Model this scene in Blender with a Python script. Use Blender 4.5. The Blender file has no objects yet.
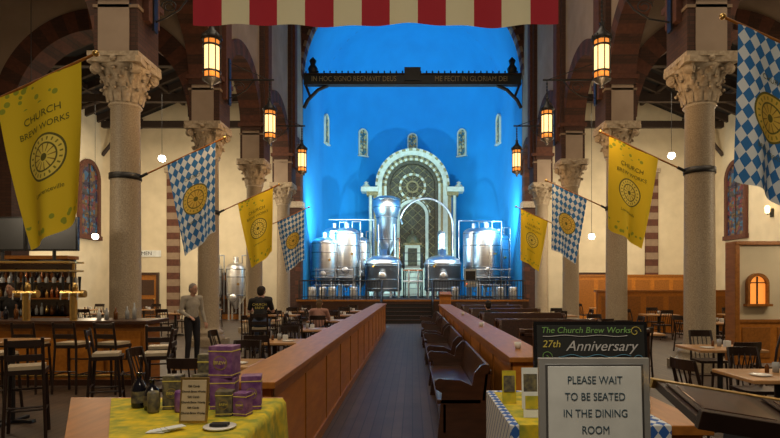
import bpy, math, random
import numpy as np
from mathutils import Matrix, Vector, Euler
random.seed(7)
pi=math.pi
scene=bpy.context.scene
try:
    scene.view_settings.view_transform='Standard'
except Exception: pass

# ---------------------------------------------------------------- materials
def newmat(name):
    m=bpy.data.materials.new(name); m.use_nodes=True
    nt=m.node_tree; b=nt.nodes['Principled BSDF']
    return m,nt,b
def c4(c): return (c[0],c[1],c[2],1)
def mat(name,col,rough=.6,metal=0,col2=None,scale=6,stretch=(1,1,1),bump=0,detail=4,emit=None,es=0,coat=0,spec=None):
    m,nt,b=newmat(name)
    b.inputs['Base Color'].default_value=c4(col)
    b.inputs['Roughness'].default_value=rough
    b.inputs['Metallic'].default_value=metal
    if spec is not None: b.inputs['Specular IOR Level'].default_value=spec
    if coat: b.inputs['Coat Weight'].default_value=coat
    if col2 is None and not emit: col2=tuple(c*.82 for c in col)
    if emit:
        b.inputs['Emission Color'].default_value=c4(emit); b.inputs['Emission Strength'].default_value=es
    if col2:
        tc=nt.nodes.new('ShaderNodeTexCoord'); mp=nt.nodes.new('ShaderNodeMapping')
        mp.inputs['Scale'].default_value=stretch
        nt.links.new(tc.outputs['Object'],mp.inputs[0])
        n=nt.nodes.new('ShaderNodeTexNoise'); n.inputs['Scale'].default_value=scale; n.inputs['Detail'].default_value=detail
        nt.links.new(mp.outputs[0],n.inputs['Vector'])
        r=nt.nodes.new('ShaderNodeValToRGB')
        r.color_ramp.elements[0].position=.32; r.color_ramp.elements[1].position=.68
        r.color_ramp.elements[0].color=c4(col2); r.color_ramp.elements[1].color=c4(col)
        nt.links.new(n.outputs[0],r.inputs[0]); nt.links.new(r.outputs[0],b.inputs['Base Color'])
        if bump:
            bp=nt.nodes.new('ShaderNodeBump'); bp.inputs['Strength'].default_value=bump; bp.inputs['Distance'].default_value=.02
            nt.links.new(n.outputs[0],bp.inputs['Height']); nt.links.new(bp.outputs[0],b.inputs['Normal'])
    return m
class NT:
    def __init__(s,nt): s.nt=nt
    def m(s,op,a,b=None,c=None):
        n=s.nt.nodes.new('ShaderNodeMath'); n.operation=op
        for i,v in enumerate((a,b,c)):
            if v is None: continue
            if isinstance(v,(int,float)): n.inputs[i].default_value=v
            else: s.nt.links.new(v,n.inputs[i])
        return n.outputs[0]
    def mix(s,f,a,b):
        n=s.nt.nodes.new('ShaderNodeMix'); n.data_type='RGBA'
        s.nt.links.new(f,n.inputs[0])
        for k,v in ((6,a),(7,b)):
            if isinstance(v,tuple): n.inputs[k].default_value=c4(v)
            else: s.nt.links.new(v,n.inputs[k])
        return n.outputs[2]
def diamonds(N,u,v,a,b):
    s=N.m('FLOOR',N.m('ADD',N.m('DIVIDE',u,a),N.m('DIVIDE',v,b)))
    t=N.m('FLOOR',N.m('SUBTRACT',N.m('DIVIDE',u,a),N.m('DIVIDE',v,b)))
    return N.m('FLOORED_MODULO',N.m('ADD',s,t),2)
def flagmat(name,kind):
    m,nt,b=newmat(name); N=NT(nt); b.inputs['Roughness'].default_value=.8
    uv=nt.nodes.new('ShaderNodeUVMap'); sep=nt.nodes.new('ShaderNodeSeparateXYZ'); nt.links.new(uv.outputs[0],sep.inputs[0])
    u,v=sep.outputs[0],sep.outputs[1]
    if kind=='us':
        st=N.m('FLOORED_MODULO',N.m('FLOOR',N.m('MULTIPLY',u,13)),2)
        col=N.mix(st,(.42,.015,.035),(.74,.71,.50))
        can=N.m('MULTIPLY',N.m('LESS_THAN',u,7/13),N.m('GREATER_THAN',v,.6))
        col=N.mix(can,col,(.02,.03,.15))
    else:
        cu,cv,R=.49,.92,.27
        if kind=='b':
            col=N.mix(diamonds(N,u,v,.135,.19),(.62,.68,.72),(.02,.15,.42)); R=.29; cv=.92
            disc=(.62,.42,.06)
        else:
            n=nt.nodes.new('ShaderNodeTexVoronoi'); n.inputs['Scale'].default_value=9; nt.links.new(uv.outputs[0],n.inputs['Vector'])
            f=N.m('LESS_THAN',n.outputs[0],.30)
            edge=N.m('GREATER_THAN',N.m('ABSOLUTE',N.m('SUBTRACT',v,.92)),.66)
            f=N.m('MULTIPLY',f,edge)
            col=N.mix(f,(.74,.54,.012),(.30,.34,.02)); disc=(.80,.64,.10)
        du=N.m('SUBTRACT',u,cu); dv=N.m('SUBTRACT',v,cv)
        d=N.m('SQRT',N.m('ADD',N.m('MULTIPLY',du,du),N.m('MULTIPLY',dv,dv)))
        ang=N.m('ARCTAN2',dv,du)
        col=N.mix(N.m('LESS_THAN',d,R),col,disc)
        dark=(.12,.11,.015)
        def ring(a,bb,col): 
            return N.mix(N.m('MULTIPLY',N.m('GREATER_THAN',d,a),N.m('LESS_THAN',d,bb)),col,dark)
        col=ring(R-.025,R,col); col=ring(R*.55,R*.62,col); col=ring(-1,R*.16,col)
        sp=N.m('LESS_THAN',N.m('ABSOLUTE',N.m('SINE',N.m('MULTIPLY',ang,6))),.33)
        z=N.m('MULTIPLY',N.m('GREATER_THAN',d,R*.22),N.m('LESS_THAN',d,R*.55))
        col=N.mix(N.m('MULTIPLY',sp,z),col,(.25,.15,.02))
        sp2=N.m('LESS_THAN',N.m('ABSOLUTE',N.m('SINE',N.m('MULTIPLY',ang,10))),.45)
        z2=N.m('MULTIPLY',N.m('GREATER_THAN',d,R*.70),N.m('LESS_THAN',d,R*.84))
        col=N.mix(N.m('MULTIPLY',sp2,z2),col,(.22,.20,.02))
    nt.links.new(col,b.inputs['Base Color'])
    return m
def diamondmat(name,c1,c2,a,b_):
    m,nt,b=newmat(name); N=NT(nt); b.inputs['Roughness'].default_value=.75
    tc=nt.nodes.new('ShaderNodeTexCoord'); sep=nt.nodes.new('ShaderNodeSeparateXYZ'); nt.links.new(tc.outputs['Object'],sep.inputs[0])
    v=N.m('ADD',sep.outputs[1],sep.outputs[2])
    nt.links.new(N.mix(diamonds(N,sep.outputs[0],v,a,b_),c1,c2),b.inputs['Base Color'])
    return m
def plankmat(name,c1,c2,c3,w=.12,rough=.4):
    m,nt,b=newmat(name)
    tc=nt.nodes.new('ShaderNodeTexCoord'); mp=nt.nodes.new('ShaderNodeMapping'); mp.inputs['Rotation'].default_value=(0,0,pi/2)
    nt.links.new(tc.outputs['Object'],mp.inputs[0])
    br=nt.nodes.new('ShaderNodeTexBrick'); br.inputs['Scale'].default_value=1
    br.inputs['Brick Width'].default_value=1.8; br.inputs['Row Height'].default_value=w; br.inputs['Mortar Size'].default_value=.006
    br.inputs['Color1'].default_value=c4(c1); br.inputs['Color2'].default_value=c4(c2); br.inputs['Mortar'].default_value=c4(c3)
    nt.links.new(mp.outputs[0],br.inputs['Vector'])
    n=nt.nodes.new('ShaderNodeTexNoise'); n.inputs['Scale'].default_value=2.5; n.inputs['Detail'].default_value=6; nt.links.new(tc.outputs['Object'],n.inputs['Vector'])
    mx=nt.nodes.new('ShaderNodeMix'); mx.data_type='RGBA'; mx.blend_type='MULTIPLY'; mx.inputs[0].default_value=.7
    nt.links.new(br.outputs[0],mx.inputs[6]); nt.links.new(n.outputs[0],mx.inputs[7]); nt.links.new(mx.outputs[2],b.inputs['Base Color'])
    b.inputs['Roughness'].default_value=rough
    return m
def brickmat(name,c1,c2,mo):
    m,nt,b=newmat(name)
    N=NT(nt)
    tc=nt.nodes.new('ShaderNodeTexCoord'); sep=nt.nodes.new('ShaderNodeSeparateXYZ'); nt.links.new(tc.outputs['Object'],sep.inputs[0])
    cb=nt.nodes.new('ShaderNodeCombineXYZ'); nt.links.new(N.m('ADD',sep.outputs[0],sep.outputs[1]),cb.inputs[0]); nt.links.new(sep.outputs[2],cb.inputs[1])
    br=nt.nodes.new('ShaderNodeTexBrick'); br.inputs['Scale'].default_value=1
    br.inputs['Brick Width'].default_value=.24; br.inputs['Row Height'].default_value=.08; br.inputs['Mortar Size'].default_value=.006
    br.inputs['Color1'].default_value=c4(c1); br.inputs['Color2'].default_value=c4(c2); br.inputs['Mortar'].default_value=c4(mo)
    nt.links.new(cb.outputs[0],br.inputs['Vector']); nt.links.new(br.outputs[0],b.inputs['Base Color']); b.inputs['Roughness'].default_value=.85
    return m
def glassmat(name,cols,scale=14,es=0):
    m,nt,b=newmat(name)
    tc=nt.nodes.new('ShaderNodeTexCoord'); v=nt.nodes.new('ShaderNodeTexVoronoi'); v.inputs['Scale'].default_value=scale
    nt.links.new(tc.outputs['Object'],v.inputs['Vector'])
    r=nt.nodes.new('ShaderNodeValToRGB'); r.color_ramp.interpolation='CONSTANT'
    sp=nt.nodes.new('ShaderNodeSeparateColor'); nt.links.new(v.outputs['Color'],sp.inputs[0])
    for i,c in enumerate(cols):
        e=r.color_ramp.elements[i] if i<2 else r.color_ramp.elements.new(i/len(cols))
        e.position=i/len(cols); e.color=c4(c)
    nt.links.new(sp.outputs[0],r.inputs[0]); nt.links.new(r.outputs[0],b.inputs['Base Color']); b.inputs['Roughness'].default_value=.25
    if es:
        nt.links.new(r.outputs[0],b.inputs['Emission Color']); b.inputs['Emission Strength'].default_value=es
    return m

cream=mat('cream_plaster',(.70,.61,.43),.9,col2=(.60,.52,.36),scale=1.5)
cream_d=mat('dim_plaster',(.36,.28,.21),.9,col2=(.27,.205,.15),scale=1.2)  # same cream plaster, with the dimness of the upper walls put into its colour
blue=mat('blue_plaster',(.008,.25,.55),.85,col2=(.008,.22,.50),scale=.8)
stone=mat('column_stone',(.44,.365,.255),.5,col2=(.27,.215,.15),scale=45,bump=.1)
capm=mat('capital_limestone',(.46,.38,.27),.8,col2=(.29,.225,.15),scale=14,bump=.3)
brick=brickmat('brown_brick',(.070,.028,.017),(.046,.019,.012),(.03,.018,.012))
brick2=mat('red_brick_trim',(.115,.040,.022),.85,col2=(.075,.027,.016),scale=9)
band=mat('pale_brick_band',(.27,.19,.125),.85)
roofm=mat('dark_roof_boards',(.009,.007,.007),.8,col2=(.005,.004,.004),scale=4,stretch=(1,8,1))
beamm=mat('roof_beam_wood',(.030,.017,.011),.7)
floorm=plankmat('floor_planks',(.120,.076,.048),(.080,.052,.035),(.010,.007,.006),rough=.5)
honey=mat('honey_oak',(.50,.185,.024),.45,col2=(.38,.13,.016),scale=5,stretch=(3,.5,3),spec=.3)
honeyd=mat('oak_trim',(.36,.135,.022),.42,col2=(.25,.09,.014),scale=6,stretch=(3,.5,3),spec=.35)
pewm=mat('pew_dark_oak',(.060,.022,.010),.32,col2=(.034,.013,.006),scale=6,stretch=(4,.6,4),coat=.2)
chairm=mat('dark_chair_wood',(.024,.011,.007),.35,col2=(.015,.007,.005),scale=8)
tabletop=mat('table_top_maple',(.50,.27,.11),.3,col2=(.42,.22,.085),scale=5,stretch=(.7,5,1),coat=.2)
blackm=mat('black_iron',(.008,.008,.009),.45,col2=(.012,.012,.012))
blackp=mat('black_plastic',(.006,.006,.007),.25)
steel=mat('brushed_steel',(.78,.79,.80),.33,1,col2=(.66,.68,.70),scale=2,stretch=(1,1,12))
steeld=mat('dull_steel',(.34,.36,.38),.38,1)
copper=mat('copper',(.72,.36,.20),.25,1)
brass=mat('brass',(.70,.47,.16),.3,1)
gold=mat('gilded_ornament',(.11,.08,.035),.5,.3,col2=(.035,.025,.013),scale=8,bump=.4)
altar=mat('altar_marble',(.66,.60,.43),.4,col2=(.52,.46,.32),scale=4)
altar_g=mat('altar_gilding',(.34,.25,.10),.4,.3,col2=(.17,.12,.045),scale=18)
lampglow=mat('amber_lamp_glass',(.9,.6,.3),.4,emit=(1,.62,.25),es=1.9)
lampband=mat('amber_lamp_band',(.6,.25,.05),.4,emit=(1,.30,.045),es=.9)
bulb=mat('white_bulb',(1,1,1),.4,emit=(1,.90,.72),es=10)
bulbw=mat('warm_bulb',(1,.8,.5),.4,emit=(1,.62,.28),es=4)
redglow=mat('exit_glow',(1,.2,.05),.4,emit=(1,.12,.03),es=3)
white=mat('white_paper',(.74,.78,.78),.7)
ceram=mat('white_ceramic',(.75,.74,.70),.2)
chalk=mat('chalkboard_slate',(.008,.010,.010),.6,col2=(.015,.017,.017),scale=3)
silver=mat('silver_frame',(.66,.68,.68),.35,.7)
greenchalk=mat('green_chalk',(.20,.40,.12),.9); whitechalk=mat('white_chalk',(.50,.50,.50),.9); yelchalk=mat('yellow_chalk',(.6,.5,.1),.9); bluechalk=mat('blue_chalk',(.10,.28,.42),.9)
ink=mat('black_ink',(.01,.01,.01),.6); signtext=mat('sign_grey_text',(.05,.10,.14),.6)
flagink=mat('olive_flag_print',(.10,.11,.01),.8)
goldink=mat('gold_lettering',(.40,.33,.16),.5)
sgl=glassmat('stained_glass',[(.02,.02,.05),(.10,.06,.03),(.02,.07,.13),(.09,.02,.03),(.03,.03,.04)],6,.3)
sgb=glassmat('lit_stained_glass',[(.25,.22,.10),(.06,.12,.12),(.30,.28,.16),(.02,.10,.14),(.16,.12,.05)],7,.35)
flag_y=flagmat('yellow_flag_cloth','y'); flag_b=flagmat('blue_diamond_flag_cloth','b'); flag_us=flagmat('stripe_flag_cloth','us')
clothy=mat('yellow_tablecloth',(.66,.48,.012),.8,col2=(.25,.28,.025),scale=13,detail=2)
clothb=diamondmat('blue_diamond_cloth',(.6,.63,.66),(.02,.10,.38),.06,.08)
purple=mat('purple_carton',(.10,.025,.15),.5,col2=(.24,.11,.24),scale=22,detail=2)
darkcan=mat('dark_label_carton',(.03,.03,.04),.5,col2=(.20,.17,.08),scale=28,detail=2)
bottleg=mat('dark_bottle_glass',(.006,.006,.012),.08)
amberg=mat('amber_glass',(.15,.05,.01),.1); clearg=mat('pale_glass',(.35,.36,.36),.08)
seatc=mat('cream_seat_vinyl',(.50,.40,.26),.5)
carpet=mat('platform_carpet',(.02,.018,.02),.8)
lipm=mat('lips',(.35,.12,.1),.5)
skin=mat('skin',(.50,.28,.19),.6,col2=(.46,.25,.17)) 

# ---------------------------------------------------------------- mesh builder
class B:
    def __init__(s): s.v=[]; s.f=[]; s.mi=[]; s.sm=[]; s.mats=[]; s.M=Matrix.Identity(4)
    def mid(s,m):
        if m not in s.mats: s.mats.append(m)
        return s.mats.index(m)
    def add(s,vs,fs,m,smooth=False):
        o=len(s.v); i=s.mid(m)
        s.v+= [tuple(s.M@Vector(v)) for v in vs]
        for f in fs: s.f.append(tuple(o+k for k in f)); s.mi.append(i); s.sm.append(smooth)
    def box(s,c,d,m,rot=None):
        x,y,z=d[0]/2,d[1]/2,d[2]/2
        vs=[Vector((a,b,e)) for a in(-x,x) for b in(-y,y) for e in(-z,z)]
        if rot: R=Euler(rot).to_matrix(); vs=[R@v for v in vs]
        vs=[v+Vector(c) for v in vs]
        s.add(vs,[(0,1,3,2),(4,6,7,5),(0,4,5,1),(2,3,7,6),(0,2,6,4),(1,5,7,3)],m)
    def bx(s,x0,x1,y0,y1,z0,z1,m): s.box(((x0+x1)/2,(y0+y1)/2,(z0+z1)/2),(abs(x1-x0),abs(y1-y0),abs(z1-z0)),m)
    def cyl(s,p0,p1,r0,m,r1=None,seg=16,caps=True,smooth=True):
        if r1 is None: r1=r0
        p0=Vector(p0); p1=Vector(p1); d=(p1-p0)
        if d.length<1e-6: return
        q=d.to_track_quat('Z','Y').to_matrix()
        vs=[]
        for p,r in((p0,r0),(p1,r1)):
            for i in range(seg):
                a=2*pi*i/seg; vs.append(p+q@Vector((r*math.cos(a),r*math.sin(a),0)))
        s.add(vs,[(i,(i+1)%seg,seg+(i+1)%seg,seg+i) for i in range(seg)],m,smooth)
        if caps: s.add(vs,[tuple(range(seg-1,-1,-1)),tuple(range(seg,2*seg))],m)
    def lathe(s,prof,c,m,seg=24,smooth=True,a0=0,a1=2*pi,closed=True):
        n=seg if closed else seg+1; vs=[]
        for r,z in prof:
            for i in range(n):
                a=a0+(a1-a0)*i/seg; vs.append((c[0]+r*math.cos(a),c[1]+r*math.sin(a),c[2]+z))
        fs=[]
        for j in range(len(prof)-1):
            for i in range(seg):
                k=(i+1)%n; fs.append((j*n+i,j*n+k,(j+1)*n+k,(j+1)*n+i))
        s.add(vs,fs,m,smooth)
    def tube(s,pts,r,m,seg=8):
        pts=[Vector(p) for p in pts]
        for a,b in zip(pts[:-1],pts[1:]): s.cyl(a,b,r,m,seg=seg)
        for p in pts[1:-1]: s.ball(p,(r,r,r),m,seg=seg,rings=4)
    def ball(s,c,r,m,seg=14,rings=8,rot=None):
        if isinstance(r,(int,float)): r=(r,r,r)
        R=Euler(rot).to_matrix() if rot else None
        vs=[];fs=[]
        for j in range(rings+1):
            t=pi*j/rings
            for i in range(seg):
                a=2*pi*i/seg; v=Vector((r[0]*math.sin(t)*math.cos(a),r[1]*math.sin(t)*math.sin(a),-r[2]*math.cos(t)))
                if R: v=R@v
                vs.append(v+Vector(c))
        for j in range(rings):
            for i in range(seg): k=(i+1)%seg; fs.append((j*seg+i,j*seg+k,(j+1)*seg+k,(j+1)*seg+i))
        s.add(vs,fs,m,True)
    def prism(s,outline,fn,d0,d1,m,smooth=False):
        n=len(outline); vs=[fn(a,b,d0) for a,b in outline]+[fn(a,b,d1) for a,b in outline]
        s.add(vs,[tuple(range(n)),tuple(range(2*n-1,n-1,-1))],m)
        s.add(vs,[(i,(i+1)%n,n+(i+1)%n,n+i) for i in range(n)],m,smooth)
    def ring(s,fn,cu,cz,r0,r1,d0,d1,n,ma,mb,a0=0,a1=pi):
        for i in range(n):
            t0=a0+(a1-a0)*i/n; t1=a0+(a1-a0)*(i+1)/n
            p=[(cu+r*math.cos(t),cz+r*math.sin(t)) for r,t in((r0,t0),(r1,t0),(r1,(t0+t1)/2),(r1,t1),(r0,t1),(r0,(t0+t1)/2))]
            s.prism(p,fn,d0,d1,ma if i%2==0 else mb)
    def archwall(s,fn,u0,u1,cu,r,zs,zb,zt,d0,d1,m,n=20):
        for a,b_ in((u0,cu-r),(cu+r,u1)):
            if b_-a>1e-4: s.prism([(a,zb),(b_,zb),(b_,zt),(a,zt)],fn,d0,d1,m)
        for i in range(n):
            t0=pi-pi*i/n; t1=pi-pi*(i+1)/n
            p=[(cu+r*math.cos(t0),zs+r*math.sin(t0)),(cu+r*math.cos(t1),zs+r*math.sin(t1)),(cu+r*math.cos(t1),zt),(cu+r*math.cos(t0),zt)]
            s.prism(p,fn,d0,d1,m)
    def obj(s,name,loc=(0,0,0),rot=(0,0,0),bevel=0,parent=None):
        me=bpy.data.meshes.new(name); me.from_pydata(s.v,[],s.f)
        for m in s.mats: me.materials.append(m)
        me.polygons.foreach_set('material_index',s.mi); me.polygons.foreach_set('use_smooth',s.sm); me.update()
        return inst(name,me,loc,rot,bevel,parent)
def inst(name,me,loc=(0,0,0),rot=(0,0,0),bevel=0,parent=None):
    o=bpy.data.objects.new(name,me); scene.collection.objects.link(o); o.location=loc; o.rotation_euler=rot
    if bevel:
        md=o.modifiers.new('bevel','BEVEL'); md.width=bevel; md.segments=2; md.limit_method='ANGLE'
    if parent: o.parent=parent
    return o
FX=lambda u,z,d:(u,d,z)
FY=lambda u,z,d:(d,u,z)
FZ=lambda a,c,d:(a,c,d)
def text(name,body,size,loc,rot,m,parent=None,align='CENTER',ext=.001,sx=1):
    cu=bpy.data.curves.new(name,'FONT'); cu.body=body; cu.size=size; cu.align_x=align; cu.align_y='CENTER'; cu.extrude=ext
    cu.materials.append(m)
    o=bpy.data.objects.new(name,cu); scene.collection.objects.link(o); o.location=loc; o.rotation_euler=rot; o.scale=(sx,1,1)
    if parent: o.parent=parent
    return o

# ---------------------------------------------------------------- camera
F=563.0
cam=bpy.data.cameras.new('camera'); co=bpy.data.objects.new('camera',cam); scene.collection.objects.link(co)
co.location=(0,0,1.7); co.rotation_euler=(pi/2,0,0)
cam.sensor_width=36; cam.lens=F/780*36; cam.shift_x=-22.5/780; cam.shift_y=66/780; cam.clip_end=200; cam.clip_start=.05
scene.camera=co

# ---------------------------------------------------------------- shell
YC=[6.7,11.3,15.9,20.5,25.1]; W=5.76; YA=28.0; ZC=6.2
b=B(); b.bx(-15,15,-2.5,YA+.3,-.2,0,floorm); b.obj('floor')
for s,nm in((-1,'left'),(1,'right')):
    b=B(); b.bx(s*11.5,s*11.8,-2.5,15.9,0,10,cream); b.obj('wall_aisle_'+nm)
    b=B(); b.bx(s*14.6,s*14.9,15.5,YA+.3,0,10.5,cream); b.obj('wall_transept_'+nm)
    b=B(); b.bx(s*6.1,s*14.6,YA,YA+.3,0,14.5,cream)
    for k in range(22):
        b.bx(s*11.55,s*12.15,YA-.18,YA,k*.33,k*.33+.33,brick2 if k%2==0 else band)
    b.bx(s*11.45,s*12.25,YA-.24,YA,7.26,7.45,capm)
    b.obj('wall_back_'+nm)
    for Y in(11.3,15.9):
        b=B()
        c=s*8.62; z0=ZC
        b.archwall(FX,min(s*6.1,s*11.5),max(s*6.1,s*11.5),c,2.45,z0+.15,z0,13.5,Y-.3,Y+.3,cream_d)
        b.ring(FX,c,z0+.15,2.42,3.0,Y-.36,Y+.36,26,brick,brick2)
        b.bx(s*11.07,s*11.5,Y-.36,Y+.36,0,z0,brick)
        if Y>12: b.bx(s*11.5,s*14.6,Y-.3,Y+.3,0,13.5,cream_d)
        b.obj('wall_transverse_arch_'+nm)
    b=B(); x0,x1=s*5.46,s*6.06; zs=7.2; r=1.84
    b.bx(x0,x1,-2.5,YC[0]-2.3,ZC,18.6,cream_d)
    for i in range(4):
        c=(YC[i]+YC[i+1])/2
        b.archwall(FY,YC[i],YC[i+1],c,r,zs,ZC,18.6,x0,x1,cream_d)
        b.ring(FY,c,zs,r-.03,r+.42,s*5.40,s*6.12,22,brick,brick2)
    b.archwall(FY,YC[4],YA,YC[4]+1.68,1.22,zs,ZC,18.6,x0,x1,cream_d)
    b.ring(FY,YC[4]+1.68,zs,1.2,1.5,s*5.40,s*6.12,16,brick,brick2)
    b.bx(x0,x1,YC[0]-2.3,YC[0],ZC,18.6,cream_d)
    for Y in YC:
        b.bx(s*5.30,s*6.14,Y-.44,Y+.44,ZC,18.6,brick)
        b.bx(s*5.18,s*5.30,Y-.24,Y+.24,6.9,18.6,brick2)
        b.bx(s*5.28,s*6.16,Y-.46,Y+.46,7.05,7.11,band)
        b.bx(s*5.22,s*6.2,Y-.52,Y+.52,7.35,7.47,brick2)
    b.obj('wall_nave_'+nm)
    b=B()
    b.bx(s*6.0,s*11.8,-2.5,15.6,9.9,10.1,roofm)
    for y in np.arange(0,15.5,1.1): b.bx(s*6.1,s*11.5,y,y+.15,9.65,9.9,beamm)
    b.obj('ceiling_aisle_'+nm)
    b=B()
    sl=math.atan2(3.6,8.6); L=math.hypot(3.6,8.6)+.4
    cx=s*10.3; cz=11.15
    b.box((cx,21.9,cz+.25),(L,12.2,.12),roofm,(0,s*sl,0))
    for y in np.arange(16.6,28,.95): b.box((cx,y,cz+.04),(L,.16,.28),beamm,(0,s*sl,0))
    for k in(-3,-1,1,3):
        b.box((cx+k*1.05,21.9,cz-.05-s*k*1.05*math.tan(sl)+.05),(.16,12.1,.2),beamm)
    for y in(19.1,22.8,26.5):
        b.bx(s*6.1,s*14.6,y-.12,y+.12,9.1,9.4,beamm)
        b.tube([(s*14.6,y,7.8),(s*13.9,y,8.7),(s*12.6,y,9.2)],.09,beamm)
        b.box((s*9.2,y,10.3),(.18,.18,2.2),beamm)
    b.obj('ceiling_transept_'+nm)
b=B(); b.bx(-6.1,6.1,-2.5,YA+.3,18.6,18.8,roofm); b.obj('ceiling_nave')
b=B()
for s in(-1,1):
    b.bx(s*5.5,s*6.1,YA-.35,YA+.25,0,12,brick)
    for k in range(18): b.bx(s*5.49,s*5.75,YA-.37,YA+.2,.4+k*.66,.4+k*.66+.2,brick2)
    b.bx(s*5.4,s*6.12,YA-.42,YA+.25,5.5,5.8,capm)
b.ring(FX,0,12,5.5,6.15,YA-.35,YA+.25,60,brick,brick2)
b.ring(FX,0,12,5.42,5.56,YA-.38,YA+.25,60,band,brick2)
b.obj('chancel_arch')
YB=34.0; R=5.5
b=B()
for s in(-1,1): b.bx(s*R,s*(R+.25),YA+.3,YB,0,12.6,blue)
n=24; vs=[];fs=[]
for i in range(n+1):
    t=pi*i/n
    for y in(YA+.26,YB): vs.append((R*math.cos(t),y,12.6+R*math.sin(t)))
for i in range(n): fs.append((2*i,2*i+1,2*i+3,2*i+2))
b.add(vs,fs,blue,True)
prof=[(R,0),(R,12.6)]+[(R*math.cos(t),12.6+R*math.sin(t)) for t in np.linspace(0,pi/2,14)[1:]]
b.lathe(prof,(0,YB,0),blue,seg=36,a0=0,a1=pi,closed=False)
b.obj('wall_apse')
# platform + steps
b=B()
out=[(-5.4,26.2),(5.4,26.2),(5.4,YB)]+[(5.4*math.cos(t),YB+5.4*math.sin(t)) for t in np.linspace(0,pi,25)[1:-1]]+[(-5.4,YB)]
b.prism(out,FZ,0,1.0,carpet)
b.bx(-5.4,5.4,26.16,26.2,0,.96,pewm)
b.bx(-5.4,5.4,26.12,26.24,.94,1.02,honeyd)
for k in range(5): b.bx(-1.35,.85,26.2-.3*(5-k),26.2,0 if k==0 else .17*k,.17*(k+1),carpet)
for k in range(5): b.bx(-1.35,.85,26.18-.3*(5-k),26.2-.3*(5-k)+.02,.17*(k+1)-.03,.17*(k+1)+.005,pewm)
b.obj('chancel_platform')
b=B()
for x0,x1 in((-5.3,-1.5),(1.0,5.3)):
    b.tube([(x0,26.3,1.9),(x1,26.3,1.9)],.03,blackm); b.tube([(x0,26.3,1.15),(x1,26.3,1.15)],.02,blackm)
    nn=int((x1-x0)/.13)
    for i in range(nn+1):
        x=x0+(x1-x0)*i/nn; b.cyl((x,26.3,1.0),(x,26.3,1.9),.012 if i%8 else .03,blackm,seg=6)
b.obj('platform_railing')
b=B()
for x in(-1.4,.9):
    b.tube([(x,24.6,0),(x,24.6,.95),(x,26.1,1.9),(x,26.1,0)],.025,blackm)
    b.tube([(x,24.6,.5),(x,26.1,1.45)],.015,blackm)
b.obj('stair_handrail')
b=B()
zb=12.0
b.bx(-5.38,5.38,YA-.16,YA+.16,zb-.32,zb+.1,blackm)
b.bx(-5.38,5.38,YA-.2,YA+.2,zb+.1,zb+.17,beamm); b.bx(-5.38,5.38,YA-.2,YA+.2,zb-.38,zb-.32,beamm)
for x in np.arange(-5.3,5.35,.3): b.lathe([(.0,.0),(.06,.02),(.03,.1),(.05,.14),(0,.2)],(x,YA,zb+.17),blackm,seg=6)
b.bx(-.4,.4,YA-.24,YA+.24,zb-.2,zb+.45,blackm)
for s in(-1,1):
    b.tube([(s*5.4,YA,zb-1.5),(s*5.2,YA,zb-1.1),(s*4.7,YA,zb-.6),(s*4.2,YA,zb-.38)],.09,beamm)
    b.tube([(s*5.3,YA,zb-.4),(s*5.1,YA,zb-.9)],.06,beamm)
    b.lathe([(0,0),(.2,.05),(.25,.3),(.12,.5),(.18,.7),(0,.9)],(s*4.95,YA,zb+.15),blackm,seg=10)
o=b.obj('rood_beam')
text('inscription_left','IN HOC SIGNO REGNAVIT DEUS',.36,(-2.9,YA-.165,zb-.11),(pi/2,0,0),goldink,o,sx=.8)
text('inscription_right','ME FECIT IN GLORIAM DEI',.36,(2.9,YA-.165,zb-.11),(pi/2,0,0),goldink,o,sx=.85)

wn=[0]
def window(loc,ang,w,h,glass,frame,fw=.1):
    wn[0]+=1
    b=B(); r=w/2; zs=h-r
    pts=[(-r,0),(r,0)]+[(r*math.cos(t),zs+r*math.sin(t)) for t in np.linspace(0,pi,13)]
    b.prism(pts,FX,-.02,.03,glass)
    b.ring(FX,0,zs,r-.01,r+fw,-.09,.03,12,frame,frame)
    b.bx(-r-fw,-r,-.09,.03,0,zs,frame); b.bx(r,r+fw,-.09,.03,0,zs,frame); b.bx(-r-fw-.04,r+fw+.04,-.14,.03,-fw,0,frame)
    b.bx(-.015,.015,-.04,0,0,h-.02,blackm)
    for k in range(1,int(h/.45)+1):
        if k*.45<zs+.1: b.bx(-r,r,-.035,0,k*.45-.01,k*.45+.01,blackm)
    b.obj('window_%d'%wn[0],loc,(0,0,ang))
for px in(-87,-50,0,50,87):
    k=px/F
    th=min(np.linspace(-1.5,1.5,3001),key=lambda t:abs(R*math.sin(t)-k*(YB+R*math.cos(t))))
    rr=R-.05
    window((rr*math.sin(th),YB+rr*math.cos(th),10.5),-th,.55,1.75,sgb,altar,.08)
window((-14.55,25.3,3.95),pi/2,1.3,3.2,sgl,brick2,.2)
window((-14.55,20.0,3.95),pi/2,1.3,3.2,sgl,brick2,.2)
window((14.55,25.3,3.95),-pi/2,1.3,3.2,sgl,brick2,.2)
window((14.55,20.0,3.95),-pi/2,1.3,3.2,sgl,brick2,.2)
def door(n,x,y,ang=0,w=1.0,h=2.2):
    b=B(); b.bx(-w/2,w/2,-.06,.0,0,h,honeyd)
    for z in(.25,1.2): b.bx(-w/2+.12,w/2-.12,-.08,-.06,z,z+.75,pewm)
    b.bx(-w/2-.12,-w/2,-.12,0,0,h+.12,pewm); b.bx(w/2,w/2+.12,-.12,0,0,h+.12,pewm); b.bx(-w/2,w/2,-.12,0,h,h+.12,pewm)
    b.ball((w/2-.1,-.1,1.0),.04,brass)
    return b.obj('door_%d'%n,(x,y,0),(0,0,ang))
door(1,-13.2,YA-.005); door(2,-9.0,YA-.005,w=1.5); door(3,8.8,YA-.005,w=1.5)
b=B(); b.bx(-.7,.7,-.05,0,0,.32,white); o=b.obj('restroom_sign',(-13.2,YA-.005,3.1)); text('sign_text','MEN',.26,(0,-.055,.16),(pi/2,0,0),ink,o)

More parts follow.
